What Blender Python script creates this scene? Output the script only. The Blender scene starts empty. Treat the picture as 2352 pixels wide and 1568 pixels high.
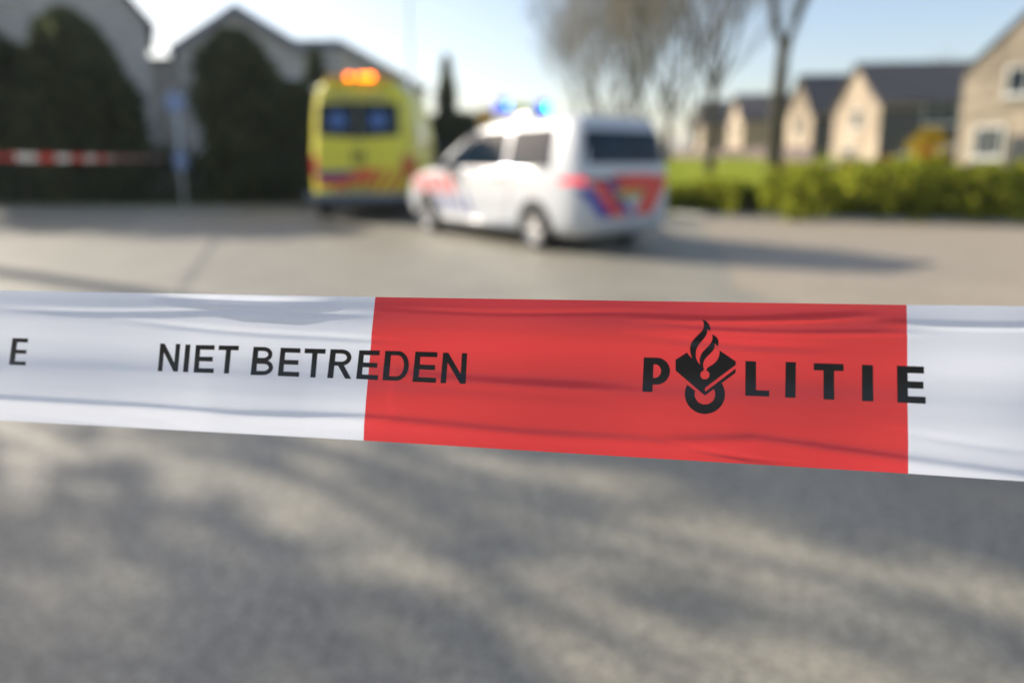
import bpy, math, random
import numpy as np
from mathutils import Vector, Matrix
R = math.radians
random.seed(7); RNG = np.random.default_rng(7)
scene = bpy.context.scene
COL = scene.collection

# ------------------------------------------------------------------ camera
H, PITCH, F, CX = 1.37, R(10), 1568.0, 1176.0          # eye height, pitch, focal length and centre of a 2352 px wide frame
CY = 365.5 + F*math.tan(PITCH)
cam = bpy.data.cameras.new("camera"); camo = bpy.data.objects.new("camera", cam); COL.objects.link(camo)
cam.lens = 24.0; cam.sensor_width = 36.0; cam.shift_y = -(784-CY)/2352
cam.clip_start = 0.02; cam.clip_end = 3000
camo.location = (0, 0, H); camo.rotation_euler = (R(80), 0, 0)
cam.dof.use_dof = True; cam.dof.focus_distance = 0.352; cam.dof.aperture_fstop = 2.7
scene.camera = camo
# ------------------------------------------------------------------ sky and sun
SUN_EL, SUN_AZ = 26.0, -62.0                            # azimuth clockwise from +Y
world = bpy.data.worlds.new("World"); scene.world = world; world.use_nodes = True
wn = world.node_tree
sky = wn.nodes.new("ShaderNodeTexSky"); sky.sky_type = 'NISHITA'; sky.sun_disc = False
sky.sun_elevation = R(SUN_EL); sky.sun_rotation = R(SUN_AZ); sky.air_density = 1.0; sky.dust_density = 1.6
bg = wn.nodes["Background"]; bg.inputs[1].default_value = 0.11
tint = wn.nodes.new("ShaderNodeMix"); tint.data_type = 'RGBA'; tint.blend_type = 'MULTIPLY'; tint.inputs[0].default_value = 1; tint.inputs[7].default_value = (1.02, .97, .965, 1)
wn.links.new(sky.outputs[0], tint.inputs[6]); wn.links.new(tint.outputs[2], bg.inputs[0])
sun = bpy.data.lights.new("sun", 'SUN'); sun.energy = 4.0; sun.angle = R(0.5); sun.color = (1.0, 0.93, 0.82)
suno = bpy.data.objects.new("sun", sun); COL.objects.link(suno)
sd = Vector((math.sin(R(SUN_AZ))*math.cos(R(SUN_EL)), math.cos(R(SUN_AZ))*math.cos(R(SUN_EL)), math.sin(R(SUN_EL))))
SUNV = sd.copy()
suno.rotation_euler = sd.to_track_quat('Z', 'Y').to_euler()
scene.view_settings.view_transform = 'Standard'; scene.view_settings.look = 'None'
scene.view_settings.exposure = 1.0; scene.view_settings.gamma = 1.0
scene.cycles.use_denoising = True
scene.cycles.max_bounces = 8; scene.cycles.sample_clamp_indirect = 6.0

# ------------------------------------------------------------------ helpers
def at(px, py, Y):
    """point at distance Y seen at pixel px, py of the 2352 px wide survey frame"""
    a = (px-CX)/F; b = -(py-CY)/F
    t = Y/(math.cos(PITCH)+b*math.sin(PITCH))
    return Vector((a*t, Y, H+(-math.sin(PITCH)+b*math.cos(PITCH))*t))

def tag(o, label=None, cat=None, group=None, kind=None):
    if label: o["label"] = label
    if cat: o["category"] = cat
    if group: o["group"] = group
    if kind: o["kind"] = kind
    return o

def empty(name, loc=(0, 0, 0), rz=0, **k):
    o = bpy.data.objects.new(name, None); COL.objects.link(o)
    o.location = loc; o.rotation_euler = (0, 0, rz); o.empty_display_size = .2
    return tag(o, **k)

class MB:
    def __init__(s): s.v = []; s.f = []
    def add(s, vs, fs):
        n = len(s.v); s.v.extend([tuple(p) for p in vs]); s.f.extend([tuple(i+n for i in f) for f in fs]); return s
    def box(s, c, d, rz=0):
        x, y, z = [q/2 for q in d]; m = Matrix.Rotation(rz, 3, 'Z'); c = Vector(c)
        vs = [c+m@Vector((sx*x, sy*y, sz*z)) for sx in (-1, 1) for sy in (-1, 1) for sz in (-1, 1)]
        return s.add(vs, [(0, 1, 3, 2), (4, 6, 7, 5), (0, 4, 5, 1), (2, 3, 7, 6), (0, 2, 6, 4), (1, 5, 7, 3)])
    def tube(s, pts, rad, n=8, cap=True):
        pts = [Vector(p) for p in pts]; rings = []
        if not isinstance(rad, (list, tuple)): rad = [rad]*len(pts)
        b = len(s.v)
        for i, p in enumerate(pts):
            d = (pts[min(i+1, len(pts)-1)]-pts[max(i-1, 0)]).normalized()
            u = d.orthogonal().normalized() if abs(d.z) < .9 else Vector((1, 0, 0))
            u = (u-d*u.dot(d)).normalized(); w = d.cross(u)
            for k in range(n):
                a = 2*math.pi*k/n; s.v.append(tuple(p+(u*math.cos(a)+w*math.sin(a))*rad[i]))
        for i in range(len(pts)-1):
            for k in range(n):
                s.f.append((b+i*n+k, b+i*n+(k+1) % n, b+(i+1)*n+(k+1) % n, b+(i+1)*n+k))
        if cap:
            s.f.append(tuple(b+k for k in reversed(range(n)))); e = b+(len(pts)-1)*n; s.f.append(tuple(e+k for k in range(n)))
        return s
    def lathe(s, prof, n=32, M=None):
        b = len(s.v); M = M or Matrix.Identity(4)
        for r, h in prof:
            for k in range(n):
                a = 2*math.pi*k/n; s.v.append(tuple(M@Vector((r*math.cos(a), r*math.sin(a), h))))
        for i in range(len(prof)-1):
            for k in range(n):
                s.f.append((b+i*n+k, b+i*n+(k+1) % n, b+(i+1)*n+(k+1) % n, b+(i+1)*n+k))
        return s
    def grid(s, fn, nu, nv):
        b = len(s.v)
        for j in range(nv+1):
            for i in range(nu+1): s.v.append(tuple(fn(i/nu, j/nv)))
        for j in range(nv):
            for i in range(nu):
                q = b+j*(nu+1)+i; s.f.append((q, q+nu+1, q+nu+2, q+1))
        return s
    def build(s, name, mat, parent=None, smooth=False, loc=None):
        me = bpy.data.meshes.new(name); me.from_pydata(s.v, [], s.f); me.update()
        if smooth: me.polygons.foreach_set("use_smooth", [True]*len(me.polygons))
        me.materials.append(mat)
        o = bpy.data.objects.new(name, me); COL.objects.link(o)
        if parent is not None: o.parent = parent
        if loc is not None: o.location = loc
        return o

def copy_tree(o, parent=None):
    c = o.copy(); COL.objects.link(c)
    if parent is not None: c.parent = parent
    for ch in list(o.children): copy_tree(ch, c)
    return c

# ------------------------------------------------------------------ materials
def mat(name, col, rough=.6, metal=0, coat=0, noise=0, scale=6, emit=None, strength=0, spec=.5, bump=0, col2=None, detail=4):
    m = bpy.data.materials.new(name); m.use_nodes = True; nt = m.node_tree; b = nt.nodes["Principled BSDF"]
    b.inputs["Base Color"].default_value = (*col, 1); b.inputs["Roughness"].default_value = rough
    b.inputs["Metallic"].default_value = metal; b.inputs["Coat Weight"].default_value = coat; b.inputs["Coat Roughness"].default_value = .06
    b.inputs["Specular IOR Level"].default_value = spec
    if emit: b.inputs["Emission Color"].default_value = (*emit, 1); b.inputs["Emission Strength"].default_value = strength
    if noise or col2 or bump:
        tc = nt.nodes.new("ShaderNodeTexCoord"); n = nt.nodes.new("ShaderNodeTexNoise"); n.inputs["Scale"].default_value = scale; n.inputs["Detail"].default_value = detail
        nt.links.new(tc.outputs["Object"], n.inputs["Vector"])
        if noise or col2:
            r = nt.nodes.new("ShaderNodeValToRGB"); c2 = col2 or tuple(min(1, c*(1+noise)) for c in col)
            r.color_ramp.elements[0].position = .3; r.color_ramp.elements[1].position = .7
            r.color_ramp.elements[0].color = (*[c*(1-noise) for c in col], 1); r.color_ramp.elements[1].color = (*c2, 1)
            nt.links.new(n.outputs["Fac"], r.inputs[0]); nt.links.new(r.outputs[0], b.inputs["Base Color"])
        if bump:
            bp = nt.nodes.new("ShaderNodeBump"); bp.inputs["Strength"].default_value = bump; bp.inputs["Distance"].default_value = .02
            nt.links.new(n.outputs["Fac"], bp.inputs["Height"]); nt.links.new(bp.outputs[0], b.inputs["Normal"])
    return m

def leaf_mat(name, c1, c2, trans=.35):
    m = bpy.data.materials.new(name); m.use_nodes = True; nt = m.node_tree; nt.nodes.clear()
    g = nt.nodes.new("ShaderNodeNewGeometry"); r = nt.nodes.new("ShaderNodeValToRGB")
    r.color_ramp.elements[0].color = (*c1, 1); r.color_ramp.elements[1].color = (*c2, 1)
    nt.links.new(g.outputs["Random Per Island"], r.inputs[0])
    d = nt.nodes.new("ShaderNodeBsdfDiffuse"); t = nt.nodes.new("ShaderNodeBsdfTranslucent"); mx = nt.nodes.new("ShaderNodeMixShader"); o = nt.nodes.new("ShaderNodeOutputMaterial")
    mx.inputs[0].default_value = trans
    nt.links.new(r.outputs[0], d.inputs[0]); nt.links.new(r.outputs[0], t.inputs[0])
    nt.links.new(d.outputs[0], mx.inputs[1]); nt.links.new(t.outputs[0], mx.inputs[2]); nt.links.new(mx.outputs[0], o.inputs[0])
    return m

def film_mat(name, col, trans, rough=.28, clear=0.0):
    """thin printed plastic film: reflects a little, lets light through"""
    m = bpy.data.materials.new(name); m.use_nodes = True; nt = m.node_tree; nt.nodes.clear()
    N = nt.nodes.new; L = nt.links.new
    tc = N("ShaderNodeTexCoord"); n = N("ShaderNodeTexNoise"); n.inputs["Scale"].default_value = 900; n.inputs["Detail"].default_value = 2
    L(tc.outputs["Object"], n.inputs["Vector"])
    bp = N("ShaderNodeBump"); bp.inputs["Strength"].default_value = .12; bp.inputs["Distance"].default_value = .0003; L(n.outputs["Fac"], bp.inputs["Height"])
    d = N("ShaderNodeBsdfDiffuse"); t = N("ShaderNodeBsdfTranslucent"); g = N("ShaderNodeBsdfGlossy"); a = N("ShaderNodeMixShader"); b = N("ShaderNodeMixShader"); o = N("ShaderNodeOutputMaterial")
    for q in (d, t): q.inputs[0].default_value = (*col, 1); L(bp.outputs[0], q.inputs["Normal"])
    g.inputs["Roughness"].default_value = rough; g.inputs[0].default_value = (1, 1, 1, 1); L(bp.outputs[0], g.inputs["Normal"])
    a.inputs[0].default_value = trans; L(d.outputs[0], a.inputs[1]); L(t.outputs[0], a.inputs[2])
    fr = N("ShaderNodeFresnel"); fr.inputs[0].default_value = 1.4
    L(fr.outputs[0], b.inputs[0]); L(a.outputs[0], b.inputs[1]); L(g.outputs[0], b.inputs[2])
    tp = N("ShaderNodeBsdfTransparent"); c = N("ShaderNodeMixShader"); c.inputs[0].default_value = clear
    L(b.outputs[0], c.inputs[1]); L(tp.outputs[0], c.inputs[2]); L(c.outputs[0] if clear else b.outputs[0], o.inputs[0])
    return m

M = {}
M['film_white'] = film_mat('white_film', (.83, .85, .91), .5)
M['film_red'] = film_mat('red_film', (.76, .058, .06), .5)
M['far_white'] = film_mat('thin_white_film', (.83, .85, .88), .5, clear=.6)
M['far_red'] = film_mat('thin_red_film', (.72, .04, .045), .5, clear=.6)
M['ink'] = mat('black_ink', (.012, .011, .013), .4)
M['paint_white'] = mat('white_paint', (.53, .545, .56), .35, coat=.35, noise=.03, scale=2)
M['paint_yellow'] = mat('yellow_paint', (.80, .70, .03), .4, coat=.25, noise=.04, scale=2)
M['glass'] = mat('dark_glass', (.010, .02, .032), .05, coat=0, noise=.2, scale=3, spec=.25)
M['rubber'] = mat('black_rubber', (.02, .02, .021), .8, noise=.2, scale=30)
M['plastic'] = mat('dark_plastic', (.03, .032, .035), .55, noise=.15, scale=20)
M['alloy'] = mat('alloy_rim', (.62, .62, .63), .3, metal=.85, noise=.05, scale=8)
M['chrome'] = mat('chrome', (.85, .85, .85), .09, metal=1, noise=.02)
M['dec_red'] = mat('red_striping', (.72, .05, .03), .4, noise=.05)
M['dec_blue'] = mat('blue_striping', (.02, .03, .32), .4, noise=.05)
M['dec_navy'] = mat('navy_striping', (.05, .03, .20), .4, noise=.05)
M['dec_orange'] = mat('orange_red_striping', (.62, .16, .02), .4, noise=.05)
M['tube_gloss'] = mat('glossy_white_tube', (.7, .7, .68), .15, coat=1.0, noise=.03)
M['plate'] = mat('yellow_plate', (.42, .32, .04), .4, noise=.03)
M['lens_red'] = mat('red_lens', (.55, .02, .02), .15, coat=.5, noise=.1)
M['lens_red_on'] = mat('lit_red_lens', (.6, .02, .03), .2, emit=(1, .02, .04), strength=.55)
M['lens_clear'] = mat('clear_lens', (.7, .72, .75), .08, coat=.6, noise=.05)
M['lamp_orange'] = mat('lit_amber_lamp', (.9, .3, .02), .2, emit=(1, .17, .0), strength=5.5)
M['lamp_blue'] = mat('lit_blue_lamp', (.1, .2, .9), .2, emit=(.07, .20, 1.0), strength=12)
M['lamp_cyan'] = mat('lit_cyan_lamp', (.1, .4, .9), .2, emit=(.0, .42, 1.0), strength=26)
M['dome_blue'] = mat('blue_dome', (.02, .06, .42), .15, coat=.3, noise=.05, emit=(.03, .10, .8), strength=.6)
M['amber_box'] = mat('amber_housing', (.75, .38, .03), .35, coat=.3, noise=.05)
M['lime'] = mat('lime_panel', (.5, .62, .08), .4, noise=.05)
M['star_blue'] = mat('blue_emblem', (.07, .16, .42), .4, noise=.05)
M['steel'] = mat('galvanised_steel', (.42, .44, .46), .45, metal=.6, noise=.1, scale=12)
M['pole'] = mat('pale_grey_paint', (.72, .75, .80), .5, noise=.06)
M['sign_blue'] = mat('pale_blue_sign', (.22, .30, .50), .45, noise=.06)
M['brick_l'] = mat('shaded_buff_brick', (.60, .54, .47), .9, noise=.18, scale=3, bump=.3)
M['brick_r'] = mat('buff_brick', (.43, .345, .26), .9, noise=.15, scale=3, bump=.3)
M['shade_dark'] = mat('dark_shade_sheet', (.085, .085, .09), .8, noise=.2, scale=4)  # dark tone standing in for shade on the house fronts
M['roof'] = mat('slate_tile', (.088, .080, .078), .7, noise=.25, scale=4, bump=.4)
M['trim'] = mat('white_trim', (.75, .74, .71), .5, noise=.06)
M['fascia'] = mat('grey_fascia', (.2, .23, .28), .6, noise=.1)
M['door'] = mat('dark_door', (.05, .055, .06), .5, noise=.15)
M['garage'] = mat('pale_garage_door', (.5, .5, .48), .5, noise=.08)
M['bark'] = mat('grey_green_bark', (.05, .044, .024), .95, noise=.4, scale=7, bump=.6)
M['twig'] = mat('brown_twig', (.20, .175, .12), .95, noise=.3, scale=5)
M['conifer'] = leaf_mat('conifer_foliage', (.055, .07, .045), (.14, .16, .06), .5)
M['hedge_d'] = leaf_mat('dark_hedge_foliage', (.045, .06, .042), (.11, .14, .06), .4)
M['hedge_g'] = leaf_mat('bright_hedge_foliage', (.06, .085, .012), (.46, .47, .045), .6)
M['blossom'] = leaf_mat('yellow_blossom', (.28, .2, .012), (.55, .40, .03), .3)
M['leafy'] = leaf_mat('budding_leaves', (.05, .06, .02), (.11, .13, .04), .25)
M['fence'] = mat('weathered_fence', (.16, .12, .115), .85, noise=.2, scale=3)

# ------------------------------------------------------------------ ground sheets
def ground_mat(name, c1, c2, c3, s1=1.2, s2=26, s3=160, bump=.25, rough=.56, spec=.7):
    m = bpy.data.materials.new(name); m.use_nodes = True; nt = m.node_tree; b = nt.nodes["Principled BSDF"]; N = nt.nodes.new; L = nt.links.new
    tc = N("ShaderNodeTexCoord"); b.inputs["Roughness"].default_value = rough; b.inputs["Specular IOR Level"].default_value = spec
    ns = []
    for s in (s1, s2, s3):
        n = N("ShaderNodeTexNoise"); n.inputs["Scale"].default_value = s; n.inputs["Detail"].default_value = 5; L(tc.outputs["Object"], n.inputs["Vector"]); ns.append(n)
    r = N("ShaderNodeValToRGB"); r.color_ramp.elements[0].position = .3; r.color_ramp.elements[1].position = .7
    r.color_ramp.elements[0].color = (*c1, 1); r.color_ramp.elements[1].color = (*c2, 1); L(ns[0].outputs["Fac"], r.inputs[0])
    r2 = N("ShaderNodeValToRGB"); r2.color_ramp.elements[0].position = .42; r2.color_ramp.elements[1].position = .62; L(ns[1].outputs["Fac"], r2.inputs[0])
    mx = N("ShaderNodeMix"); mx.data_type = 'RGBA'; mx.inputs[7].default_value = (*c3, 1)
    ml = N("ShaderNodeMath"); ml.operation = 'MULTIPLY'; ml.inputs[1].default_value = .55; L(r2.outputs[0], ml.inputs[0]); L(ml.outputs[0], mx.inputs[0]); L(r.outputs[0], mx.inputs[6])
    r3 = N("ShaderNodeValToRGB"); r3.color_ramp.elements[0].position = .3; r3.color_ramp.elements[1].position = .7
    r3.color_ramp.elements[0].color = (.35, .35, .35, 1); r3.color_ramp.elements[1].color = (1.45, 1.45, 1.45, 1); L(ns[2].outputs["Fac"], r3.inputs[0])
    m2 = N("ShaderNodeMix"); m2.data_type = 'RGBA'; m2.blend_type = 'MULTIPLY'; m2.inputs[0].default_value = 1; L(mx.outputs[2], m2.inputs[6]); L(r3.outputs[0], m2.inputs[7])
    L(m2.outputs[2], b.inputs["Base Color"])
    bp = N("ShaderNodeBump"); bp.inputs["Strength"].default_value = bump; bp.inputs["Distance"].default_value = .01; L(ns[2].outputs["Fac"], bp.inputs["Height"]); L(bp.outputs[0], b.inputs["Normal"])
    return m
M['road'] = ground_mat('worn_asphalt', (.265, .24, .182), (.36, .328, .25), (.165, .152, .118), s2=24, s3=90)
M['paving'] = ground_mat('tan_brick_paving', (.32, .26, .185), (.40, .33, .24), (.35, .29, .205), s1=.8, s2=9, s3=60)
M['lawn'] = ground_mat('spring_grass', (.22, .27, .012), (.33, .36, .03), (.18, .22, .02), s1=.5, s2=5, s3=40, bump=.8, rough=.95, spec=.05)
M['soil'] = ground_mat('dry_ground', (.15, .14, .07), (.20, .18, .10), (.11, .12, .05), s1=.2, s2=2, s3=20)
M['verge'] = ground_mat('dry_verge', (.30, .26, .13), (.36, .31, .17), (.25, .24, .11), s1=.6, s2=5, s3=40)
M['kerb'] = mat('concrete_kerb', (.36, .35, .33), .9, noise=.12, scale=5, bump=.3)

def sheet(name, pts, z, m):
    b = MB(); b.add([(x, y, z) for x, y in pts], [tuple(range(len(pts)))]); o = b.build(name, m); o["kind"] = "structure"; return o
sheet('ground', [(-900, -300), (900, -300), (900, 1200), (-900, 1200)], 0.0, M['soil'])
sheet('road', [(-40, -14), (40, -14), (40, 3.2), (13.5, 9.8), (6.5, 12.6), (4.2, 15.0), (3.6, 18), (7.6, 90), (-1.6, 90), (-5.4, 20.4), (-7.2, 18.6), (-11, 18.2), (-40, 18.2)], .004, M['road'])
sheet('pavement', [(40, -6), (40, 8), (16, 12.6), (10.6, 14.4), (4.6, 16.2), (4.0, 15.0), (3.5, 12), (2.95, 9.3), (2.4, 7.2), (2.7, 6.0), (4.2, 4.6), (8, 2.6)], .008, M['paving'])
sheet('verge', [(-40, 18.3), (-11, 18.3), (-7.3, 18.7), (-5.6, 20.6), (-6.2, 21.4), (-40, 21.4)], .006, M['verge'])
b = MB()
def bank(x, y): return 1.45*max(0, min(1, (y-19-.15*max(0, 20-x))/30))**.8
b.grid(lambda u, v: (lambda y: (lambda x: (x, y, .008+bank(x, y)))((4.0+max(0, (y-18.4)*.06))+u*70))(18.4-u*6*(1-v)+v*90), 40, 50)
o = b.build('lawn', M['lawn'], smooth=True); o["kind"] = "structure"
def kerb(pts, w=.12, h=.05):
    b = MB()
    for (x0, y0), (x1, y1) in zip(pts[:-1], pts[1:]):
        l = math.hypot(x1-x0, y1-y0); b.box(((x0+x1)/2, (y0+y1)/2, h/2), (l, w, h), math.atan2(y1-y0, x1-x0))
    o = b.build('kerb', M['kerb']); o["kind"] = "structure"
kerb([(-40, 18.24), (-11, 18.24), (-7.25, 18.64), (-5.5, 20.45), (-1.7, 90)], h=.06)
kerb([(40, 8.06), (16, 12.66), (10.6, 14.46), (4.6, 16.26), (3.6, 18), (7.6, 90)], h=.08)

# ------------------------------------------------------------------ near barrier tape
XT = [0, 862, 1400, 2082, 2352]; YT = [667, 682, 690, 700, 703]
XB = [0, 400, 835, 1400, 2086, 2352]; YB = [965, 987, 1011, 1046, 1087, 1105]
def lin(xs, ys, x):
    if x < xs[0]: return ys[0]+(x-xs[0])*(ys[-1]-ys[0])/(xs[-1]-xs[0])
    if x > xs[-1]: return ys[-1]+(x-xs[-1])*(ys[-1]-ys[0])/(xs[-1]-xs[0])
    return float(np.interp(x, xs, ys))
def smooth_lin(xs, ys, x): return (lin(xs, ys, x-60)+lin(xs, ys, x)+lin(xs, ys, x+60))/3
def top(x): return smooth_lin(XT, YT, x)
def bot(x): return smooth_lin(XB, YB, x)
def depth0(x): return .08*F/(298+.0442*x)
VV = np.linspace(0, 1, 201)
G_BASE = np.interp(VV, [0, .06, .14, .22, .33, .44, .56, .66, .76, 1], [-.08, -.16, -.08, .10, .28, .12, -.14, .02, .16, .1])
CRX = [-400, 0, 332, 547, 840, 1200, 1519, 1734, 2082, 2352, 2800]; CRV = [.85, .845, .855, .875, .855, .90, .90, .855, .935, .985, .99]
_cache = {}
def fold_profile(px):
    k = round(px/4)
    if k in _cache: return _cache[k]
    x = k*4.0
    vc = float(np.interp(x, CRX, CRV))
    s = float(np.interp(x, [-600, 0, 700, 900, 1500, 2300, 2700], [.2, .75, .75, .5, .36, .6, .4]))
    w = .018 if x < 900 else .024
    g = G_BASE*(1-.5*(1/(1+np.exp(-(VV-vc)/.02))))
    g = 1.35*g*float(np.interp(x, [-1500, -400, 0, 900, 1600, 2000, 2400, 3500], [.2, .8, 1, 1.15, .8, .55, .8, .2]))
    g = g-.75*np.exp(-((VV-(vc-.028))/w)**2)*s/.75 + 1.35*(1+.9/(1+math.exp((x-860)/60)))*s/(1+np.exp(-(VV-vc-.012)/.010))*(.9-.5*np.clip((VV-vc)/.15, 0, 1))
    # fine creases near the top edge: (line through x0,v0 - x1,v1), strength
    for x0, v0, x1, v1, a, ww in CREASES:
        if x0-80 < x < x1+80:
            e = min(1, (x-x0+80)/160, (x1+80-x)/160)
            e = max(e, 0); vv = v0+(v1-v0)*(x-x0)/(x1-x0)+.012*math.sin((x-x0)/120.)
            g = g+1.7*e*a*(np.exp(-((VV-vv)/ww)**2)-np.exp(-((VV-vv-ww*1.8)/ww)**2))
    g = g+.03*np.sin(VV*31+x*.004)+.02*np.sin(VV*57-x*.007+1)
    D = np.concatenate([[0], np.cumsum((g[1:]+g[:-1])/2*(VV[1]-VV[0]))])*.08
    D = D-D[0]-(D[-1]-D[0])*VV*.7
    _cache[k] = D
    return D
CREASES = [(60, .13, 640, .10, .35, .016), (330, .20, 900, .30, .30, .018), (640, .10, 800, .10, .4, .014), (420, .015, 700, .02, .9, .02),
           (1500, .10, 1960, .07, -.30, .016), (1500, .21, 1840, .25, .22, .02), (1560, .16, 2080, .17, -.22, .014), (2090, .10, 2500, .09, -.35, .016),
           (80, .94, 330, .97, .4, .012), (300, .90, 480, .97, -.5, .014), (560, .90, 760, .95, -.4, .013), (1540, .88, 1760, .96, .35, .014), (1620, .93, 1800, .95, .3, .012),
           (2080, .74, 2352, .80, .15, .02), (930, .07, 1500, .075, .18, .012), (900, .5, 1400, .56, -.15, .03)]
def tape_pt(px, v, lift=0.0):
    py = top(px)+(bot(px)-top(px))*v
    D = depth0(px)+float(np.interp(v, VV, fold_profile(px)))+.0006*math.sin(px*.011+v*2.2)+.009*(v-.5)-lift
    a = (px-CX)/F; b = -(py-CY)/F
    return Vector((a*D, D*(math.cos(PITCH)+b*math.sin(PITCH)), H+D*(-math.sin(PITCH)+b*math.cos(PITCH))))
def tape_py(px, py, lift):
    return tape_pt(px, (py-top(px))/(bot(px)-top(px)), lift)
def edge_l(v):   # white/red border, left of the red print
    return float(np.interp(v, [0, .12, .27, .33, .5, .74, .90, 1], [862, 858, 853, 852, 847, 840, 836, 835]))
def edge_r(v):
    return float(np.interp(v, [0, .2, .5, .8, 1], [2082.5, 2084, 2084, 2086, 2086]))
def s_of(px):    # metres along the tape
    return 125.44/.0442*0 + _S(px)
_px = np.concatenate([np.linspace(-5600, -400, 1200), np.linspace(-399, 2752, 1600), np.linspace(2760, 24000, 3000)])
_w = np.array([((x-CX)/F*depth0(x), depth0(x)) for x in _px]); _s = np.concatenate([[0], np.cumsum(np.hypot(*np.diff(_w, axis=0).T))])
def _S(px): return float(np.interp(px, _px, _s))
def px_of(s): return float(np.interp(s, _s, _px))
PERIOD = .5
def shifted(px, k): return px if k == 0 else px_of(_S(px)+k*PERIOD)

tape = empty('barrier_tape', tape_pt(1176, 1.0), label='red and white police cordon tape stretched right across the foreground', cat='barrier tape', group='police cordon tapes')
off = -Vector(tape.location)
def strip(name, e0, e1, nu, m):
    b = MB(); nv = 130
    def fn(u, v):
        a, c = e0(v), e1(v); return tape_pt(a+(c-a)*u, v)+off
    b.grid(fn, nu, nv); return b.build(name, m, tape, smooth=True)
def border(edge, k): return lambda v: shifted(edge(v), k)
strip('red_section', edge_l, edge_r, 150, M['film_red'])
cur_l = lambda v: shifted(edge_r(v), -1)-52
strip('white_section', cur_l, edge_l, 140, M['film_white'])
strip('red_section', border(edge_l, -1), cur_l, 40, M['film_red'])
prev = border(edge_l, -1)
for k in (-2, -3, -4, -5):
    strip('white_section', border(edge_r, k), prev, 24, M['film_white'])
    strip('red_section', border(edge_l, k), border(edge_r, k), 24, M['film_red']); prev = border(edge_l, k)
strip('white_section', edge_r, border(edge_l, 1), 90, M['film_white'])
strip('red_section', border(edge_l, 1), border(edge_r, 1), 40, M['film_red'])

# printed letters: strokes in a unit box (x right, y down), warped onto a measured quad
def arc(cx, cy, rx, ry, a0, a1, n=14): return [(cx+rx*math.cos(a0+(a1-a0)*i/n), cy+ry*math.sin(a0+(a1-a0)*i/n)) for i in range(n+1)]
def rect(x0, y0, x1, y1): return [(x0, y0), (x1, y0), (x1, y1), (x0, y1)]
def band(outer, inner):     # quads between two polylines
    return [[outer[i], outer[i+1], inner[i+1], inner[i]] for i in range(len(outer)-1)]
SX, SY = .25, .165
def bowl(x0, x1, y0, y1, tx, ty, n=16):
    """D-shaped stroke right of x0"""
    r = (y1-y0)/2; xo = x1-min(.55*(x1-x0)+.05, x1-x0)
    out = [(x0, y0), (xo, y0)]+arc(xo, (y0+y1)/2, x1-xo, r, -math.pi/2, math.pi/2, n)[1:-1]+[(xo, y1), (x0, y1)]
    inn = [(x0, y0+ty), (xo, y0+ty)]+arc(xo, (y0+y1)/2, x1-xo-tx, r-ty, -math.pi/2, math.pi/2, n)[1:-1]+[(xo, y1-ty), (x0, y1-ty)]
    return band(out, inn)
GLYPH = {
 'N': [rect(0, 0, .22, 1), rect(.78, 0, 1, 1), [(.22, 0), (.78, .68), (.78, 1), (.22, .32)], ],
 'I': [rect(0, 0, 1, 1)],
 'E': [rect(0, 0, SX, 1), rect(SX, 0, 1, SY), rect(SX, .42, .93, .42+SY), rect(SX, 1-SY, 1, 1)],
 'T': [rect(0, 0, 1, SY), rect(.5-SX/2, SY, .5+SX/2, 1)],
 'B': [rect(0, 0, SX, 1)]+bowl(SX, .93, 0, .53, .2, .145)+bowl(SX, 1, .45, 1, .2, .15),
 'R': [rect(0, 0, SX, 1)]+bowl(SX, .95, 0, .565, .2, .145)+[[(.40, .56), (.62, .50), (1.02, 1), (.76, 1)]],
 'D': [rect(0, 0, SX, 1)]+bowl(SX, 1, 0, 1, .2, .145, 24),
}
def inset_e():  # heavy E of the second word
    return [rect(0, 0, .385, 1), rect(.385, .0, .98, .19), rect(.385, .41, .95, .60), rect(.385, .815, 1.02, 1)]
def put_poly(b, poly, to_px, lift, nsub=5):
    """fan-free: subdivide each quad so that it follows the film"""
    P = [to_px(*q) for q in poly]
    if len(P) == 4:
        A, B, C, D = P
        L1 = max(math.dist(A, B), math.dist(D, C)); L2 = max(math.dist(A, D), math.dist(B, C))
        nu, nv = max(1, int(L1/6)), max(1, int(L2/4))
        def fn(u, v):
            x = (A[0]*(1-u)+B[0]*u)*(1-v)+(D[0]*(1-u)+C[0]*u)*v
            y = (A[1]*(1-u)+B[1]*u)*(1-v)+(D[1]*(1-u)+C[1]*u)*v
            return tape_py(x, y, lift)+off
        b.grid(fn, nu, nv)
def quad_map(tl, tr, br, bl):
    return lambda u, v: ((tl[0]*(1-u)+tr[0]*u)*(1-v)+(bl[0]*(1-u)+br[0]*u)*v, (tl[1]*(1-u)+tr[1]*u)*(1-v)+(bl[1]*(1-u)+br[1]*u)*v)
def z6(x, y): return ((300+x/2.352)*.91875, (700+y/2.352)*.91875)
def z7(x, y): return ((1500+x/2.2189)*.91875, (720+y/2.2189)*.91875)
LIFT = .00025
niet = [('N', (237, 372), (355, 375), (340, 538), (222, 535)), ('I', (385, 378), (415, 379), (400, 541), (370, 540)), ('E', (446, 381), (557, 383), (550, 546), (432, 543)),
        ('T', (582, 384), (700, 386), (684, 550), (566, 547)), ('B', (785, 392), (908, 394), (897, 560), (767, 557)), ('E', (945, 397), (1062, 401), (1052, 568), (927, 563)),
        ('T', (1087, 402), (1210, 405), (1195, 574), (1072, 570)), ('R', (1238, 406), (1372, 409), (1357, 580), (1218, 575)), ('E', (1407, 412), (1528, 414), (1516, 587), (1388, 580)),
        ('D', (1560, 415), (1705, 419), (1692, 593), (1543, 588)), ('E', (1737, 420), (1867, 424), (1857, 604), (1719, 597)), ('N', (1900, 426), (2042, 430), (2032, 610), (1884, 605))]
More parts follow.
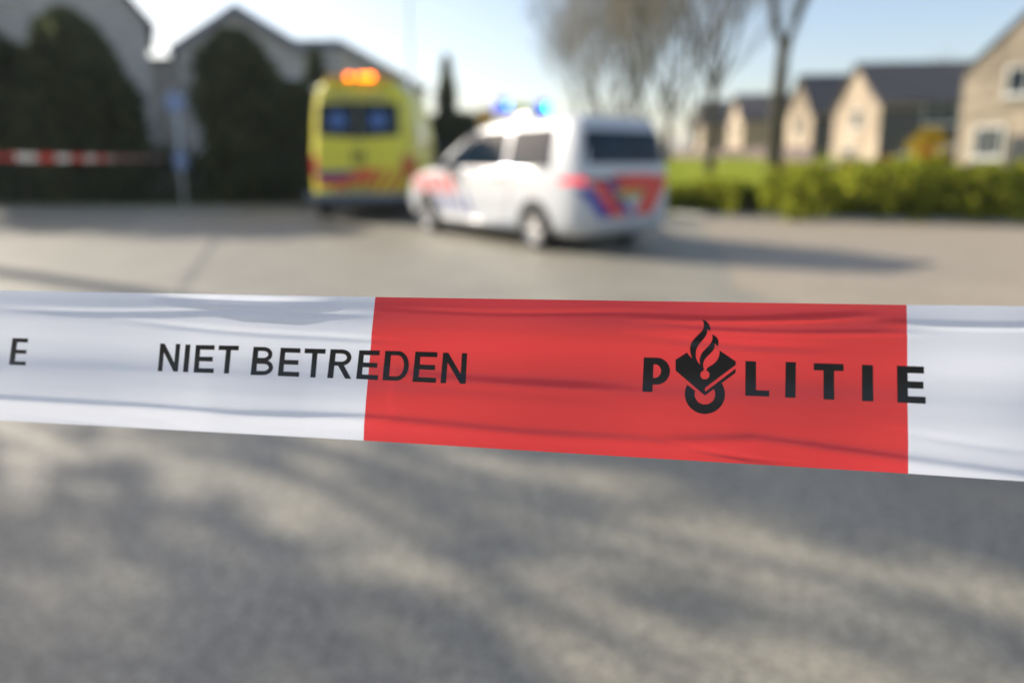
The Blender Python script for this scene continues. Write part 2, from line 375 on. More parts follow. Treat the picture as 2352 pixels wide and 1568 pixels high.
for g, *q in niet:
    b = MB(); mp = quad_map(*[z6(*p) for p in q])
    for poly in GLYPH[g]: put_poly(b, poly, mp, LIFT)
    b.build('letter', M['ink'], tape, smooth=True)
pol = [('L', (807, 404), (939, 409), (939, 601), (806, 596)), ('I', (1030, 409), (1087, 411), (1085, 608), (1027, 606)), ('T', (1186, 416), (1351, 421), (1353, 621), (1186, 615)),
       ('I', (1453, 425), (1514, 427), (1517, 628), (1454, 626)), ('E', (1647, 430), (1800, 435), (1804, 641), (1650, 634))]
POL = {'L': [rect(0, 0, .445, 1), rect(.445, .83, 1, 1)], 'I': [rect(0, 0, 1, 1)], 'T': [rect(0, 0, 1, .195), rect(.325, .195, .68, 1)], 'E': inset_e()}
def P_strokes():
    out = [rect(0, 0, .375, 1)]
    # bowl with counter, unit box of the P
    o = [(.375, 0), (.5, 0)]+arc(.5, .39, .5, .39, -math.pi/2, math.pi/2, 20)[1:-1]+[(.5, .78), (.375, .78)]
    i = [(.375, .195), (.42, .195)]+arc(.42, .39, .245, .20, -math.pi/2, math.pi/2, 20)[1:-1]+[(.42, .59), (.375, .59)]
    return out+band(o, i)
# P quad in the 5.808x close-up (origin 1590,780)
def zl(x, y): return ((1590+x/5.8083)*.91875, (780+y/5.8083)*.91875)
def politie(k):
    b = MB()
    sh = lambda f: (lambda u, v: (lambda p: (shifted(p[0], k), (lambda vv, X: top(X)+(bot(X)-top(X))*vv)((p[1]-top(p[0]))/(bot(p[0])-top(p[0])), shifted(p[0], k))))(f(u, v)))
    for poly in P_strokes(): put_poly(b, poly, sh(quad_map(zl(114, 657), zl(500, 665), zl(484, 1168), zl(92, 1152))), LIFT)
    b.build('letter', M['ink'], tape, smooth=True)
    for i, (g, *q) in enumerate(pol):
        if k == -1 and i >= 4: continue
        b = MB(); mp = sh(quad_map(*[z7(*p) for p in q]))
        for poly in POL[g]: put_poly(b, poly, mp, LIFT)
        b.build('letter', M['ink'], tape, smooth=True)
    # emblem: book with flame cut-outs and a ring, in close-up pixels
    e = MB()
    raster = emblem_rows()
    for x0, y0, x1, y1, x2, y2, x3, y3 in raster:
        P = [sh(lambda u, v, X=X, Y=Y: zl(X, Y))(0, 0) for X, Y in ((x0, y0), (x1, y1), (x2, y2), (x3, y3))]
        e.add([tape_py(px, py, LIFT)+off for px, py in P], [(0, 1, 2, 3)])
    e.build('emblem', M['ink'], tape, smooth=True)

def bez(p0, p1, p2, p3, n=16):
    return [tuple(((1-t)**3*p0[i]+3*(1-t)**2*t*p1[i]+3*(1-t)*t*t*p2[i]+t**3*p3[i]) for i in (0, 1)) for t in [k/n for k in range(n+1)]]
def cat(*ps):
    o = []
    for p in ps: o += p if not o or o[-1] != p[0] else p[1:]
    return o
# flames (dark tongues above the book), the light tongues cut into it, the book, the page line, the ring
FL1 = cat(bez((965, 108), (1030, 120), (1095, 190), (1078, 280), 14), [(1036, 248)], bez((1036, 248), (1045, 400), (870, 430), (868, 610), 22), bez((868, 610), (868, 690), (905, 735), (932, 765), 10), [(822, 672)], bez((822, 672), (770, 600), (775, 480), (820, 420), 16), bez((820, 420), (890, 320), (1010, 270), (982, 160), 18))
FL2 = cat(bez((1106, 322), (1170, 345), (1225, 410), (1188, 498), 14), [(1142, 456)], bez((1142, 456), (1165, 590), (1000, 620), (978, 740), 20), bez((978, 740), (972, 780), (985, 820), (990, 850), 6), [(932, 765)], bez((932, 765), (910, 690), (935, 610), (985, 560), 14), bez((985, 560), (1050, 490), (1130, 440), (1106, 322), 16))
BOOK = cat([(742, 583), (575, 690), (575, 848)], [(575, 848), (1000, 1210)], [(1000, 1210), (1002, 1098)], [(1002, 1098), (1449, 765), (1449, 715), (1216, 556)],
           bez((1216, 556), (1212, 700), (1140, 745), (1080, 780), 14), bez((1080, 780), (1035, 805), (1018, 825), (1022, 855), 8), arc(1001, 910, 66, 66, -1.2, math.pi+1.2, 30), bez((984, 848), (975, 820), (972, 780), (978, 740), 6), [(932, 765)], bez((932, 765), (880, 720), (862, 670), (866, 620), 8), [(822, 672)], bez((822, 672), (790, 650), (760, 620), (742, 583), 6))
PAGE = [(1000, 1210), (1446, 880), (1449, 818), (1012, 1150), (1002, 1150)]
def inside(poly, x, y):
    c = False; n = len(poly); j = n-1
    for i in range(n):
        xi, yi = poly[i]; xj, yj = poly[j]
        if (yi > y) != (yj > y) and x < (xj-xi)*(y-yi)/(yj-yi)+xi: c = not c
        j = i
    return c
def spans(poly, y):
    xs = []; n = len(poly); j = n-1
    for i in range(n):
        xi, yi = poly[i]; xj, yj = poly[j]
        if (yi > y) != (yj > y): xs.append((xj-xi)*(y-yi)/(yj-yi)+xi)
        j = i
    xs.sort(); return [(xs[i], xs[i+1]) for i in range(0, len(xs)-1, 2)]
RING_C = (1001, 1190)
def ring_poly():
    o = arc(RING_C[0], RING_C[1], 292, 286, R(-36), R(180+29), 50); i = arc(RING_C[0], RING_C[1], 149, 150, R(-36), R(180+22), 50)
    return o+[(852, 1138)]+i[::-1]+[(1120, 1118), (1240, 1034)]
def emblem_rows():
    quads = []; step = 4
    for poly in (FL1, FL2, BOOK, PAGE, ring_poly()):
        y0 = min(p[1] for p in poly); y1 = max(p[1] for p in poly); y = y0
        while y < y1:
            ya, yb = y+.02, min(y+step, y1)-.02
            A, B = spans(poly, ya), spans(poly, yb)
            if len(A) == len(B):
                for (a0, a1), (b0, b1) in zip(A, B):
                    n = max(1, int((a1-a0)/40))
                    for k in range(n):
                        quads.append((a0+(a1-a0)*k/n, y, a0+(a1-a0)*(k+1)/n, y, b0+(b1-b0)*(k+1)/n, y+step, b0+(b1-b0)*k/n, y+step))
            else:
                S = spans(poly, (ya+yb)/2)
                for a0, a1 in S: quads.append((a0, y, a1, y, a1, y+step, a0, y+step))
            y += step
    return quads
politie(0); politie(-1)
b = MB(); mp = quad_map(*[((x/3.734)*.91875, (700+y/3.734)*.91875) for x, y in ((117, 540), (263, 545), (238, 795), (83, 790))])
for poly in [rect(0, 0, .33, 1), rect(.33, 0, 1, .15), rect(.33, .43, .97, .57), rect(.33, .86, 1, 1)]: put_poly(b, poly, mp, LIFT)
b.build('letter', M['ink'], tape, smooth=True)

# ------------------------------------------------------------------ vehicles
class Body:
    """horizontal slices: z, rear x, front x, half width; each slice a rounded rectangle"""
    def __init__(s, rows, n=7.0):
        s.z = [r[0] for r in rows]; s.xr = [r[1] for r in rows]; s.xf = [r[2] for r in rows]; s.w = [r[3] for r in rows]; s.n = n
    def dims(s, z):
        return [float(np.interp(z, s.z, q)) for q in (s.xr, s.xf, s.w)]
    def side(s, x, z, sd, o=0.0):
        xr, xf, w = s.dims(z); c, a = (xr+xf)/2, (xf-xr)/2; t = min(.9999, abs((x-c)/a))
        return Vector((x, sd*(w*(1-t**s.n)**(1/s.n)+o), z))
    def end(s, y, z, sg, o=0.0):
        xr, xf, w = s.dims(z); c, a = (xr+xf)/2, (xf-xr)/2; t = min(.9999, abs(y/w))
        return Vector((c+sg*(a*(1-t**s.n)**(1/s.n)+o), y, z))
    def mesh(s, nz=60, na=112):
        b = MB(); zs = sorted(set(list(np.linspace(s.z[0], s.z[-1], nz))+s.z))
        e = 2/s.n; ring = []
        for k in range(na):
            t = 2*math.pi*k/na; c, q = math.cos(t), math.sin(t)
            ring.append((math.copysign(abs(c)**e, c), math.copysign(abs(q)**e, q)))
        for z in zs:
            xr, xf, w = s.dims(z)
            for u, v in ring: b.v.append(((xr+xf)/2+u*(xf-xr)/2, v*w, z))
        for i in range(len(zs)-1):
            for k in range(na): b.f.append((i*na+k, i*na+(k+1) % na, (i+1)*na+(k+1) % na, (i+1)*na+k))
        e0 = (len(zs)-1)*na; b.f.append(tuple(e0+k for k in range(na))); b.f.append(tuple(reversed(range(na))))
        return b
    def patch(s, face, q, o=.006, nu=14, nv=10, b=None):
        """q: four corners (along, z) tl tr br bl; face: 'L','R','back','front'"""
        b = b or MB(); mp = quad_map(*q)
        def fn(u, v):
            a, z = mp(u, v)
            if face == 'L': return s.side(a, z, 1, o)
            if face == 'R': return s.side(a, z, -1, o)
            return s.end(a, z, -1 if face == 'back' else 1, o)
        return b.grid(fn, nu, nv)
    def disc(s, face, x0, z0, r, o, zmin=-9, rin=0, a0=0, a1=2*math.pi, n=32):
        b = MB(); sd = 1 if face == 'L' else -1
        def fn(u, v):
            rr = rin+(r-rin)*v; a = a0+(a1-a0)*u; z = max(z0+rr*math.sin(a), zmin); return s.side(x0+rr*math.cos(a), z, sd, o)
        return b.grid(fn, n, 4)

def wheel(parent, x, y, r, wd):
    sg = 1 if y > 0 else -1
    w = MB(); Mx = Matrix.Translation((x, y, r))@Matrix.Rotation(-sg*math.pi/2, 4, 'X')
    h = wd/2
    w.lathe([(r*.66, -h), (r*.93, -h), (r, -h*.6), (r, h*.6), (r*.93, h), (r*.67, h), (r*.66, h*.8), (r*.66, -h)], 40, Mx)
    wo = w.build('wheel', M['rubber'], parent, smooth=True)
    rm = MB(); rm.lathe([(r*.66, h*.7), (r*.64, h*.95), (r*.58, h*.80), (r*.56, h*.1), (0.001, h*.1)], 40, Mx)
    for k in range(5):
        a = 2*math.pi*k/5+.3
        p = [(r*.10, -.035), (r*.60, -.022), (r*.60, .022), (r*.10, .035)]
        vs = []
        for hh in (h*.55, h*.9):
            for q, t in p: vs.append(Mx@Vector((q*math.cos(a)-t*math.sin(a), q*math.sin(a)+t*math.cos(a), hh)))
        rm.add(vs, [(4, 5, 6, 7), (0, 1, 5, 4), (2, 3, 7, 6), (1, 2, 6, 5), (3, 0, 4, 7)])
    rm.lathe([(r*.17, h*.5), (r*.17, h*.96), (r*.10, h*1.02), (.001, h*1.02)], 20, Mx)
    rm.build('rim', M['alloy'], wo)
    return wo

# --- police van (origin under the rear axle, x forward)
PB = Body([(.24, -.80, 3.78, .86), (.34, -.90, 3.93, .93), (.50, -.95, 4.0, .955), (.72, -.95, 3.99, .96), (.86, -.94, 3.93, .955), (.97, -.935, 3.80, .95),
           (1.05, -.93, 3.50, .94), (1.11, -.925, 3.14, .93), (1.18, -.915, 2.92, .92), (1.35, -.885, 2.66, .885), (1.55, -.845, 2.28, .835), (1.72, -.79, 1.86, .785),
           (1.82, -.72, 1.50, .73), (1.865, -.62, 1.20, .66), (1.895, -.40, .85, .52), (1.91, -.1, .4, .25)], 10)
van = empty('police_van', (1.15, 11.0, 0), R(90+36), label='white police van with red and blue striping and lit blue roof lights', cat='police van')
van.scale = (1.07, 1.07, 1.07)
PB.mesh().build('body', M['paint_white'], van, smooth=True)
u_ = MB(); u_.box((1.5, 0, .205), (4.2, 1.3, .12)); u_.build('underbody', M['plastic'], van)
for f, sd in (('L', 1), ('R', -1)):
    PB.patch(f, [(1.78, 1.70), (.78, 1.72), (.78, 1.16), (2.62, 1.16)]).build('side_window', M['glass'], van, smooth=True)
    PB.patch(f, [(.68, 1.72), (-.30, 1.71), (-.34, 1.17), (.68, 1.16)]).build('side_window', M['glass'], van, smooth=True)
    for x0 in (0.0, 3.1):
        PB.disc(f, x0, .33, .40, .004, zmin=.245).build('wheel_arch', M['plastic'], van, smooth=True)
        wheel(van, x0, sd*.855, .325, .215)
    PB.patch(f, [(2.62, .34), (.44, .34), (.44, .25), (2.62, .25)], o=.012).build('side_sill', M['paint_white'], van, smooth=True)
    rr = MB(); rr.tube([(1.25, sd*.715, 1.80), (1.1, sd*.715, 1.88), (.35, sd*.715, 1.89), (.2, sd*.715, 1.83)], .032, 10); rr.build('glare_rail', M['chrome'], van, smooth=True)  # short chrome rail added to make the sun glare along the roof edge
    st_ = MB(); st_.tube([(2.6, sd*.93, .30), (.46, sd*.93, .30)], .045, 12); st_.build('sill_glint_tube', M['tube_gloss'], van, smooth=True)  # rounded glossy tube added so the sill catches a sun glint
    # striping: slanted bands, red above, blue below, from the bonnet back to the front door
    for x in (3.64, 3.34, 3.04, 2.74, 2.44):
        PB.patch(f, [(x, 1.02), (x-.15, 1.02), (x-.35, .72), (x-.20, .72)], o=.004).build('red_stripe', M['dec_red'], van, smooth=True)
    for x in (2.75, 2.45, 2.15, 1.85):
        PB.patch(f, [(x, .70), (x-.08, .70), (x-.27, .40), (x-.19, .40)], o=.004).build('blue_stripe', M['dec_blue'], van, smooth=True)
    for x in (2.2, .95):
        h = MB(); p = PB.side(x, 1.0, sd); h.tube([(x-.11, p.y, 1.03), (x-.09, p.y+sd*.03, 1.03), (x+.09, p.y+sd*.03, 1.03), (x+.11, p.y, 1.03)], .022, 10); h.build('door_handle', M['chrome'], van, smooth=True)
    for x in (1.80, .60): PB.patch(f, [(x+.008, 1.12), (x-.008, 1.12), (x-.008, .38), (x+.008, .38)], o=.002, nu=1).build('door_seam', M['plastic'], van)
    tr_ = MB(); tr_.tube([PB.side(-.3+.3*k, 1.125, sd, .004) for k in range(10)], .013, 8); tr_.build('belt_glint_tube', M['chrome'], van, smooth=True)  # chrome tube added at belt height for a line of sun glint
    m_ = MB(); p = PB.side(2.45, 1.15, sd); m_.box((2.45, p.y+sd*.16, 1.22), (.11, .20, .22)); m_.box((2.47, p.y+sd*.04, 1.14), (.06, .12, .05)); m_.build('mirror', M['plastic'], van)
    l_ = MB(); l_.box((-.80, sd*.87, 1.0), (.22, .10, .01))
    b_ = MB(); PB.patch(f, [(-.82, 1.04), (-.905, 1.04), (-.91, .95), (-.82, .955)], o=.008, b=b_); 
    PB.patch('back', [(sd*.93, 1.03), (sd*.86, 1.03), (sd*.86, .96), (sd*.935, .95)], o=.008, b=b_)
    b_.build('taillight', M['lens_red_on'] if sd == 1 else M['lens_red'], van, smooth=True)
    hl = MB(); PB.patch('front', [(sd*.88, .92), (sd*.50, .90), (sd*.52, .76), (sd*.90, .80)], o=.008, b=hl); hl.build('headlight', M['lens_clear'], van, smooth=True)
PB.patch('back', [(.70, 1.66), (-.70, 1.66), (-.82, 1.22), (.82, 1.22)], o=.008).build('rear_window', M['glass'], van, smooth=True)
PB.patch('front', [(.66, 1.78), (-.66, 1.78), (-.80, 1.16), (.80, 1.16)], o=.006).build('windscreen', M['glass'], van, smooth=True)
PB.patch('front', [(.42, .80), (-.42, .80), (-.42, .60), (.42, .60)], o=.01).build('grille', M['plastic'], van, smooth=True)
wp = MB(); wp.tube([(-.94, .05, 1.25), (-.93, -.45, 1.30)], .012, 6); wp.build('rear_wiper', M['plastic'], van)
# tailgate striping: slanted bands rising outwards to both sides, red field between
for nm, m_, q in (('blue_stripe', 'dec_blue', [(.92, .90), (.72, .90), (.30, .48), (.54, .48)]), ('red_stripe', 'dec_red', [(.76, 1.0), (.50, 1.0), (.06, .50), (.34, .50)]),
                  ('blue_stripe', 'dec_navy', [(.50, 1.0), (.28, 1.0), (.00, .62), (.20, .60)])):
    PB.patch('back', q, o=.004).build(nm, M[m_], van, smooth=True)
PB.patch('back', [(.34, 1.08), (-.46, 1.08), (-.36, .84), (.16, .84)], o=.0055).build('red_panel', M['dec_red'], van, smooth=True)
PB.patch('back', [(-.46, 1.06), (-.82, 1.06), (-.44, .52), (-.08, .52)], o=.0045).build('red_stripe', M['dec_red'], van, smooth=True)
PB.patch('back', [(.10, .62), (-.06, .62), (-.06, .50), (.02, .50)], o=.007).build('blue_stripe', M['dec_blue'], van, smooth=True)
PB.patch('back', [(.79, 1.03), (.05, 1.03), (.05, 1.005), (.79, .985)], o=.010).build('trim_strip', M['plastic'], van, smooth=True)
PB.patch('back', [(.26, .865), (-.26, .865), (-.26, .755), (.26, .755)], o=.012).build('number_plate', M['plate'], van)
PB.patch('back', [(.86, .50), (-.86, .50), (-.82, .30), (.82, .30)], o=.03).build('bumper', M['paint_white'], van, smooth=True)
# light bar across the roof
lb = MB(); lb.box((1.55, 0, 2.0), (.26, 1.06, .05)); lb.box((1.40, .38, 1.90), (.12, .05, .16)); lb.box((1.40, -.38, 1.90), (.12, .05, .16))
lbo = lb.build('light_bar', M['plastic'], van)
c_ = MB(); c_.box((1.55, 0, 2.10), (.22, .44, .09)); c_.build('lime_panel', M['lime'], lbo)
for sd, nm in ((1, 'lamp_blue'), (-1, 'lamp_cyan')):
    l_ = MB(); l_.lathe([(.001, .225), (.08, .21), (.135, .15), (.145, .06), (.145, 0)], 24, Matrix.Translation((1.55, sd*.41, 2.028))); d_ = l_.build('blue_lamp', M['dome_blue'], lbo, smooth=True)
    l_ = MB(); l_.lathe([(.001, -.035), (.025, -.025), (.035, 0), (.025, .025), (.001, .035)], 16, Matrix.Translation((1.375, sd*.41, 2.13))); l_.build('bulb', M[nm], lbo, smooth=True)

# --- ambulance (origin under its rear, x forward)
AB = Body([(.50, .02, 5.86, .95), (.58, 0, 5.95, .985), (.9, 0, 5.93, .995), (1.10, .01, 5.75, .995), (1.25, .02, 5.25, .99), (1.45, .03, 4.98, .975), (2.0, .06, 4.50, .93),
           (2.3, .09, 4.2, .90), (2.55, .13, 3.95, .865), (2.72, .20, 3.7, .80), (2.80, .32, 3.5, .70), (2.84, .6, 3.1, .5), (2.86, 1.0, 2.6, .3)], 8)
amb = empty('ambulance', (-3.36, 15.2, 0), R(90), label='yellow ambulance with lit amber roof lights standing in the shade', cat='ambulance')
amb.scale = (1.1, 1.2, 1.09)
AB.mesh().build('body', M['paint_yellow'], amb, smooth=True)
b_ = MB(); b_.box((.0, 0, .52), (.16, 1.96, .12)); b_.box((-.06, 0, .47), (.24, 1.3, .03)); b_.build('bumper', M['fascia'], amb)
u_ = MB(); u_.box((2.9, 0, .36), (5.3, 1.5, .26)); u_.build('underbody', M['plastic'], amb)
for sg in (1, -1):
    w = AB.patch('back', [(sg*.73, 2.36), (sg*.015, 2.38), (sg*.015, 1.66), (sg*.75, 1.72)], o=.01).build('rear_window', M['glass'], amb, smooth=True)
    st = MB()       # six-armed star
    for k in range(3):
        a = math.pi*k/3+math.pi/2
        c, s_ = math.cos(a), math.sin(a); cy0, cz0 = sg*.37, 2.02
        pts = [(u*c-v*s_, u*s_+v*c) for u, v in ((-.17, -.045), (.17, -.045), (.17, .045), (-.17, .045))]
        AB.patch('back', [(cy0+p[0], cz0+p[1]) for p in (pts[0], pts[1], pts[2], pts[3])], o=.013+.001*k, b=st, nu=4, nv=2)
    st.build('emblem', M['star_blue'], w)
    AB.patch('back', [(sg*.97, 1.32), (sg*.78, 1.32), (sg*.79, .92), (sg*.975, .92)], o=.012).build('taillight', M['lens_red'], amb, smooth=True)
    AB.patch('front', [(sg*.9, 1.02), (sg*.55, 1.0), (sg*.55, .8), (sg*.9, .85)], o=.01).build('headlight', M['lens_clear'], amb, smooth=True)
    f = 'L' if sg == 1 else 'R'
    AB.patch(f, [(2.3, 2.05), (1.1, 2.05), (1.1, 1.5), (2.3, 1.5)], o=.008).build('side_window', M['glass'], amb, smooth=True)
    AB.patch(f, [(4.45, 1.95), (3.75, 1.95), (3.75, 1.28), (5.0, 1.28)], o=.008).build('side_window', M['glass'], amb, smooth=True)
    AB.patch(f, [(5.4, .98), (.25, .98), (.25, .80), (5.4, .80)], o=.006, nu=30).build('red_stripe', M['dec_orange'], amb, smooth=True)
    AB.patch(f, [(5.3, .78), (.25, .78), (.25, .72), (5.3, .72)], o=.006, nu=30).build('blue_stripe', M['dec_navy'], amb, smooth=True)
    for x0 in (1.05, 4.75):
        AB.disc(f, x0, .36, .45, .006, zmin=.37).build('wheel_arch', M['plastic'], amb, smooth=True)
        wheel(amb, x0, sg*.89, .345, .225)
    m_ = MB(); p = AB.side(4.75, 1.4, sg); m_.box((4.78, p.y+sg*.22, 1.55), (.12, .24, .36)); m_.box((4.80, p.y+sg*.08, 1.45), (.06, .18, .06)); m_.build('mirror', M['plastic'], amb)
    v_ = MB(); v_.tube([(.3, sg*.80, 2.62), (.3, sg*.84, 2.70)], [.05, .04], 10); v_.build('marker_lamp', M['lens_clear'], amb)
    h_ = MB(); h_.box((-.02, sg*.08, 1.30), (.05, .04, .26)); h_.build('door_handle', M['plastic'], amb)
AB.patch('front', [(.8, 2.2), (-.8, 2.2), (-.9, 1.3), (.9, 1.3)], o=.008).build('windscreen', M['glass'], amb, smooth=True)
AB.patch('back', [(.007, 2.55), (-.007, 2.55), (-.007, .52), (.007, .52)], o=.004, nu=1).build('door_seam', M['plastic'], amb)
AB.patch('back', [(.78, 1.02), (-.02, 1.03), (.12, .88), (.78, .86)], o=.005).build('blue_stripe', M['dec_navy'], amb, smooth=True)
AB.patch('back', [(-.02, 1.06), (-.42, 1.06), (-.14, .82), (.30, .82)], o=.0065).build('red_stripe', M['dec_red'], amb, smooth=True)
AB.patch('back', [(.8, .86), (.12, .86), (.22, .72), (.8, .72)], o=.0068).build('red_stripe', M['dec_red'], amb, smooth=True)
for y in (.36, .14, -.08, -.30, -.52, -.74):
    AB.patch('back', [(y-.12, .93 if y > -.1 else 1.06), (y-.24, .93 if y > -.1 else 1.06), (y+.02, .60), (y+.14, .60)], o=.0055).build('red_stripe', M['dec_orange'], amb, smooth=True)
AB.patch('back', [(.30, .72), (-.22, .72), (-.22, .61), (.30, .61)], o=.014).build('number_plate', M['plate'], amb)
# word over the rear windows, block letters
BL = {'A': [[(0, 1), (.38, 0), (.62, 0), (.26, 1)], [(.38, 0), (.62, 0), (1, 1), (.74, 1)], rect(.25, .6, .75, .78)], 'M': [rect(0, 0, .2, 1), rect(.8, 0, 1, 1), [(.2, 0), (.5, .5), (.5, .8), (.2, .3)], [(.8, 0), (.8, .3), (.5, .8), (.5, .5)]],
      'B': GLYPH['B'], 'U': [rect(0, 0, .22, .85), rect(.78, 0, 1, .85), rect(.0, .82, 1, 1)], 'L': [rect(0, 0, .24, 1), rect(.24, .83, 1, 1)], 'N': GLYPH['N'], 'C': [rect(0, 0, .24, 1), rect(.24, 0, 1, .17), rect(.24, .83, 1, 1)], 'E': GLYPH['E']}
lt = MB()
for i, ch in enumerate("AMBULANCE"):
    y0 = .60-i*.1333
    for poly in BL[ch]: AB.patch('back', [(y0-u*.10, 2.57-v*.14) for u, v in poly], o=.008, nu=2, nv=2, b=lt)
lt.build('lettering', M['dec_navy'], amb)
bx = MB(); bx.box((.30, 0, 2.84), (.20, 1.20, .12)); bo = bx.build('rear_light_bar', M['amber_box'], amb)
for y in (.16, -.05, -.17, -.24):
    l_ = MB(); l_.box((.195, y, 2.88), (.03, .085, .085)); l_.build('amber_lamp', M['lamp_orange'], bo)

# ------------------------------------------------------------------ foliage and trees
def leaves(b, P, size, nrm=None):
    P = np.asarray(P); n = len(P)
    a = RNG.normal(size=(n, 3)); a /= np.linalg.norm(a, axis=1)[:, None]
    c = RNG.normal(size=(n, 3)); c -= (c*a).sum(1)[:, None]*a; c /= np.linalg.norm(c, axis=1)[:, None]
    s = (size*RNG.uniform(.6, 1.4, n))[:, None]
    V = np.stack([P-a*s, P+c*s*.45, P+a*s, P-c*s*.45], 1).reshape(-1, 3)
    k = len(b.v); b.v.extend(map(tuple, V)); b.f.extend([(k+4*i, k+4*i+1, k+4*i+2, k+4*i+3) for i in range(n)])
def bumps(seed):
    r = np.random.default_rng(seed); K = r.normal(size=(14, 3))*r.uniform(1, 4, (14, 1)); ph = r.uniform(0, 6.28, 14)
    return lambda P: np.sin(P@K.T+ph).mean(1)
def column_cloud(n, h, rx, prof, seed, z0=0):
    """leaf positions for an upright evergreen"""
    f = bumps(seed); t = RNG.uniform(0, 1, n)**.85; a = RNG.uniform(0, 2*math.pi, n)
    P = np.stack([np.cos(a), np.sin(a), t*h/rx/2], 1)
    rr = np.array([np.interp(q, [p[0] for p in prof], [p[1] for p in prof]) for q in t])*rx*(1+.75*f(P*1.5)+.35*f(P*4.1+2))*(1+.10*RNG.normal(0, 1, n)-np.abs(RNG.normal(0, .13, n)))
    return np.stack([np.cos(a)*rr, np.sin(a)*rr, z0+t*h], 1)
def conifer(name, x, y, h, rx, n, seed, label, prof=((0, .85), (.25, 1), (.6, .92), (.85, .6), (1, .08)), cat='conifer', group='evergreen trees in the left gardens', m='conifer', leaf=.16, lean=0.0):
    o = empty(name, (x, y, 0), label=label, cat=cat, group=group)
    tilt = lambda Q: Q+np.stack([lean*(Q[:, 2]/h)**2, 0*Q[:, 2], 0*Q[:, 2]], 1)
    b = MB(); leaves(b, tilt(column_cloud(n, h, rx, prof, seed, .1)), leaf)
    # dense inner core so that no sky shows through the middle
    leaves(b, tilt(column_cloud(n//3, h*.95, rx*.75, prof, seed+1, .1)), leaf*1.8)
    b.build('crown', M[m], o)
    t = MB(); t.tube([(0, 0, 0), (0, .02, h*.5), (.02, 0, h*.93)], [.12, .08, .02], 8); t.build('trunk', M['bark'], o)
    return o
def hedge(name, pts, w, h, n, seed, m, label, cat, leaf=.1, group=None, sq=.8):
    c = np.mean(pts, 0); o = empty(name, (c[0], c[1], 0), label=label, cat=cat, group=group)
    f = bumps(seed); P = np.asarray(pts, float); seg = np.diff(P, axis=0); L = np.hypot(seg[:, 0], seg[:, 1]); cum = np.concatenate([[0], np.cumsum(L)])
    s = RNG.uniform(0, cum[-1], n); X = np.interp(s, cum, P[:, 0]); Y = np.interp(s, cum, P[:, 1])
    i = np.clip(np.searchsorted(cum, s)-1, 0, len(L)-1); nx, ny = -seg[i, 1]/L[i], seg[i, 0]/L[i]
    a = RNG.uniform(0, math.pi, n); rr = (1-np.abs(RNG.normal(0, .16, n)))
    ca, sa = np.cos(a), np.sin(a); k = 1/np.maximum(np.abs(ca), np.abs(sa))**sq
    Q = np.stack([s*.9, a, np.zeros(n)], 1); bm = 1+.55*f(Q*1.1)+.35*f(Q*3.1)+.07*RNG.normal(0, 1, n)
    offs = ca*k*w/2*rr*bm; z = .05+sa*k*h*.95*rr*bm
    b = MB(); leaves(b, np.stack([X+nx*offs-c[0], Y+ny*offs-c[1], z], 1), leaf); b.build('foliage', M[m], o)
    st = MB(); st.tube([(a_-c[0], b_-c[1], .03) for a_, b_ in pts], .05, 6)
    for q in np.linspace(.04, .96, max(4, int(cum[-1]/.6))):
        x, y = np.interp(q*cum[-1], cum, P[:, 0])-c[0], np.interp(q*cum[-1], cum, P[:, 1])-c[1]
        for _ in range(3):
            st.tube([(x, y, 0), (x+random.uniform(-.2, .2), y+random.uniform(-.2, .2), h*.75)], [.025, .008], 5)
    st.build('stems', M['twig'], o)
    return o

def grow(b, tw, p, d, L, r, lvl, maxl, spread=.5, up=.4, rnd=None):
    """recursive limb: thick limbs go to b, twigs to tw"""
    n = 4; pts = [p]; q = p.copy(); dd = d.copy()
    for i in range(n):
        dd = (dd+Vector((rnd.gauss(0, .10), rnd.gauss(0, .10), rnd.gauss(0, .06)+up*.08))).normalized(); q = q+dd*L/n; pts.append(q.copy())
    tgt = b if lvl <= 2 else tw
    tgt.tube(pts, [r*(1-.45*i/n) for i in range(n+1)], 7 if lvl < 2 else (4 if lvl < 4 else 3), cap=False)
    if lvl >= maxl: return
    kids = rnd.choice([3, 4]) if lvl < 3 else rnd.choice([3, 4, 4])
    for k in range(kids):
        t = 1.0 if k == 0 else rnd.uniform(.35, .95)
        i = min(n-1, int(t*n)); o = pts[i].lerp(pts[i+1], t*n-i) if t < 1 else pts[-1]
        ax = Vector((rnd.gauss(0, 1), rnd.gauss(0, 1), rnd.gauss(0, .4))).normalized()
        nd = (dd+ax*(spread*(.35 if k == 0 else 1)*rnd.uniform(.7, 1.3))+Vector((0, 0, up*.5))).normalized()
        grow(b, tw, o, nd, L*rnd.uniform(.55, .8), max(r*.55*(1.1 if k == 0 else .85), .011), lvl+1, maxl, spread, up, rnd)
def bare_tree(name, x, y, h, seed, label, group, trunk_h, r0, maxl=5, lean=(0, 0), spread=.55, extra=0, cat='tree'):
    rnd = random.Random(seed); o = empty(name, (x, y, 0), label=label, cat=cat, group=group)
    b, tw = MB(), MB()
    tp = [Vector((lean[0]*t+.06*math.sin(t*5+seed), lean[1]*t+.05*math.cos(t*4+seed), trunk_h*t)) for t in [i/8 for i in range(9)]]
    b.tube(tp, [r0*(1.35 if i == 0 else 1-.35*i/8) for i in range(9)], 12, cap=False)
    top_ = tp[-1]; k = 4
    for i in range(k):
        a = 2*math.pi*i/k+rnd.uniform(-.4, .4)
        s = tp[-1] if i < 3 else tp[-2]
        d = Vector((math.cos(a)*spread*.8, math.sin(a)*spread*.8, 1)).normalized()
        grow(b, tw, s, d, (h-trunk_h)*.42, r0*.42, 1, maxl, spread, .45, rnd)
    b.build('trunk', M['bark'], o, smooth=True); tw.build('crown', M['twig'], o)
    return o, tw

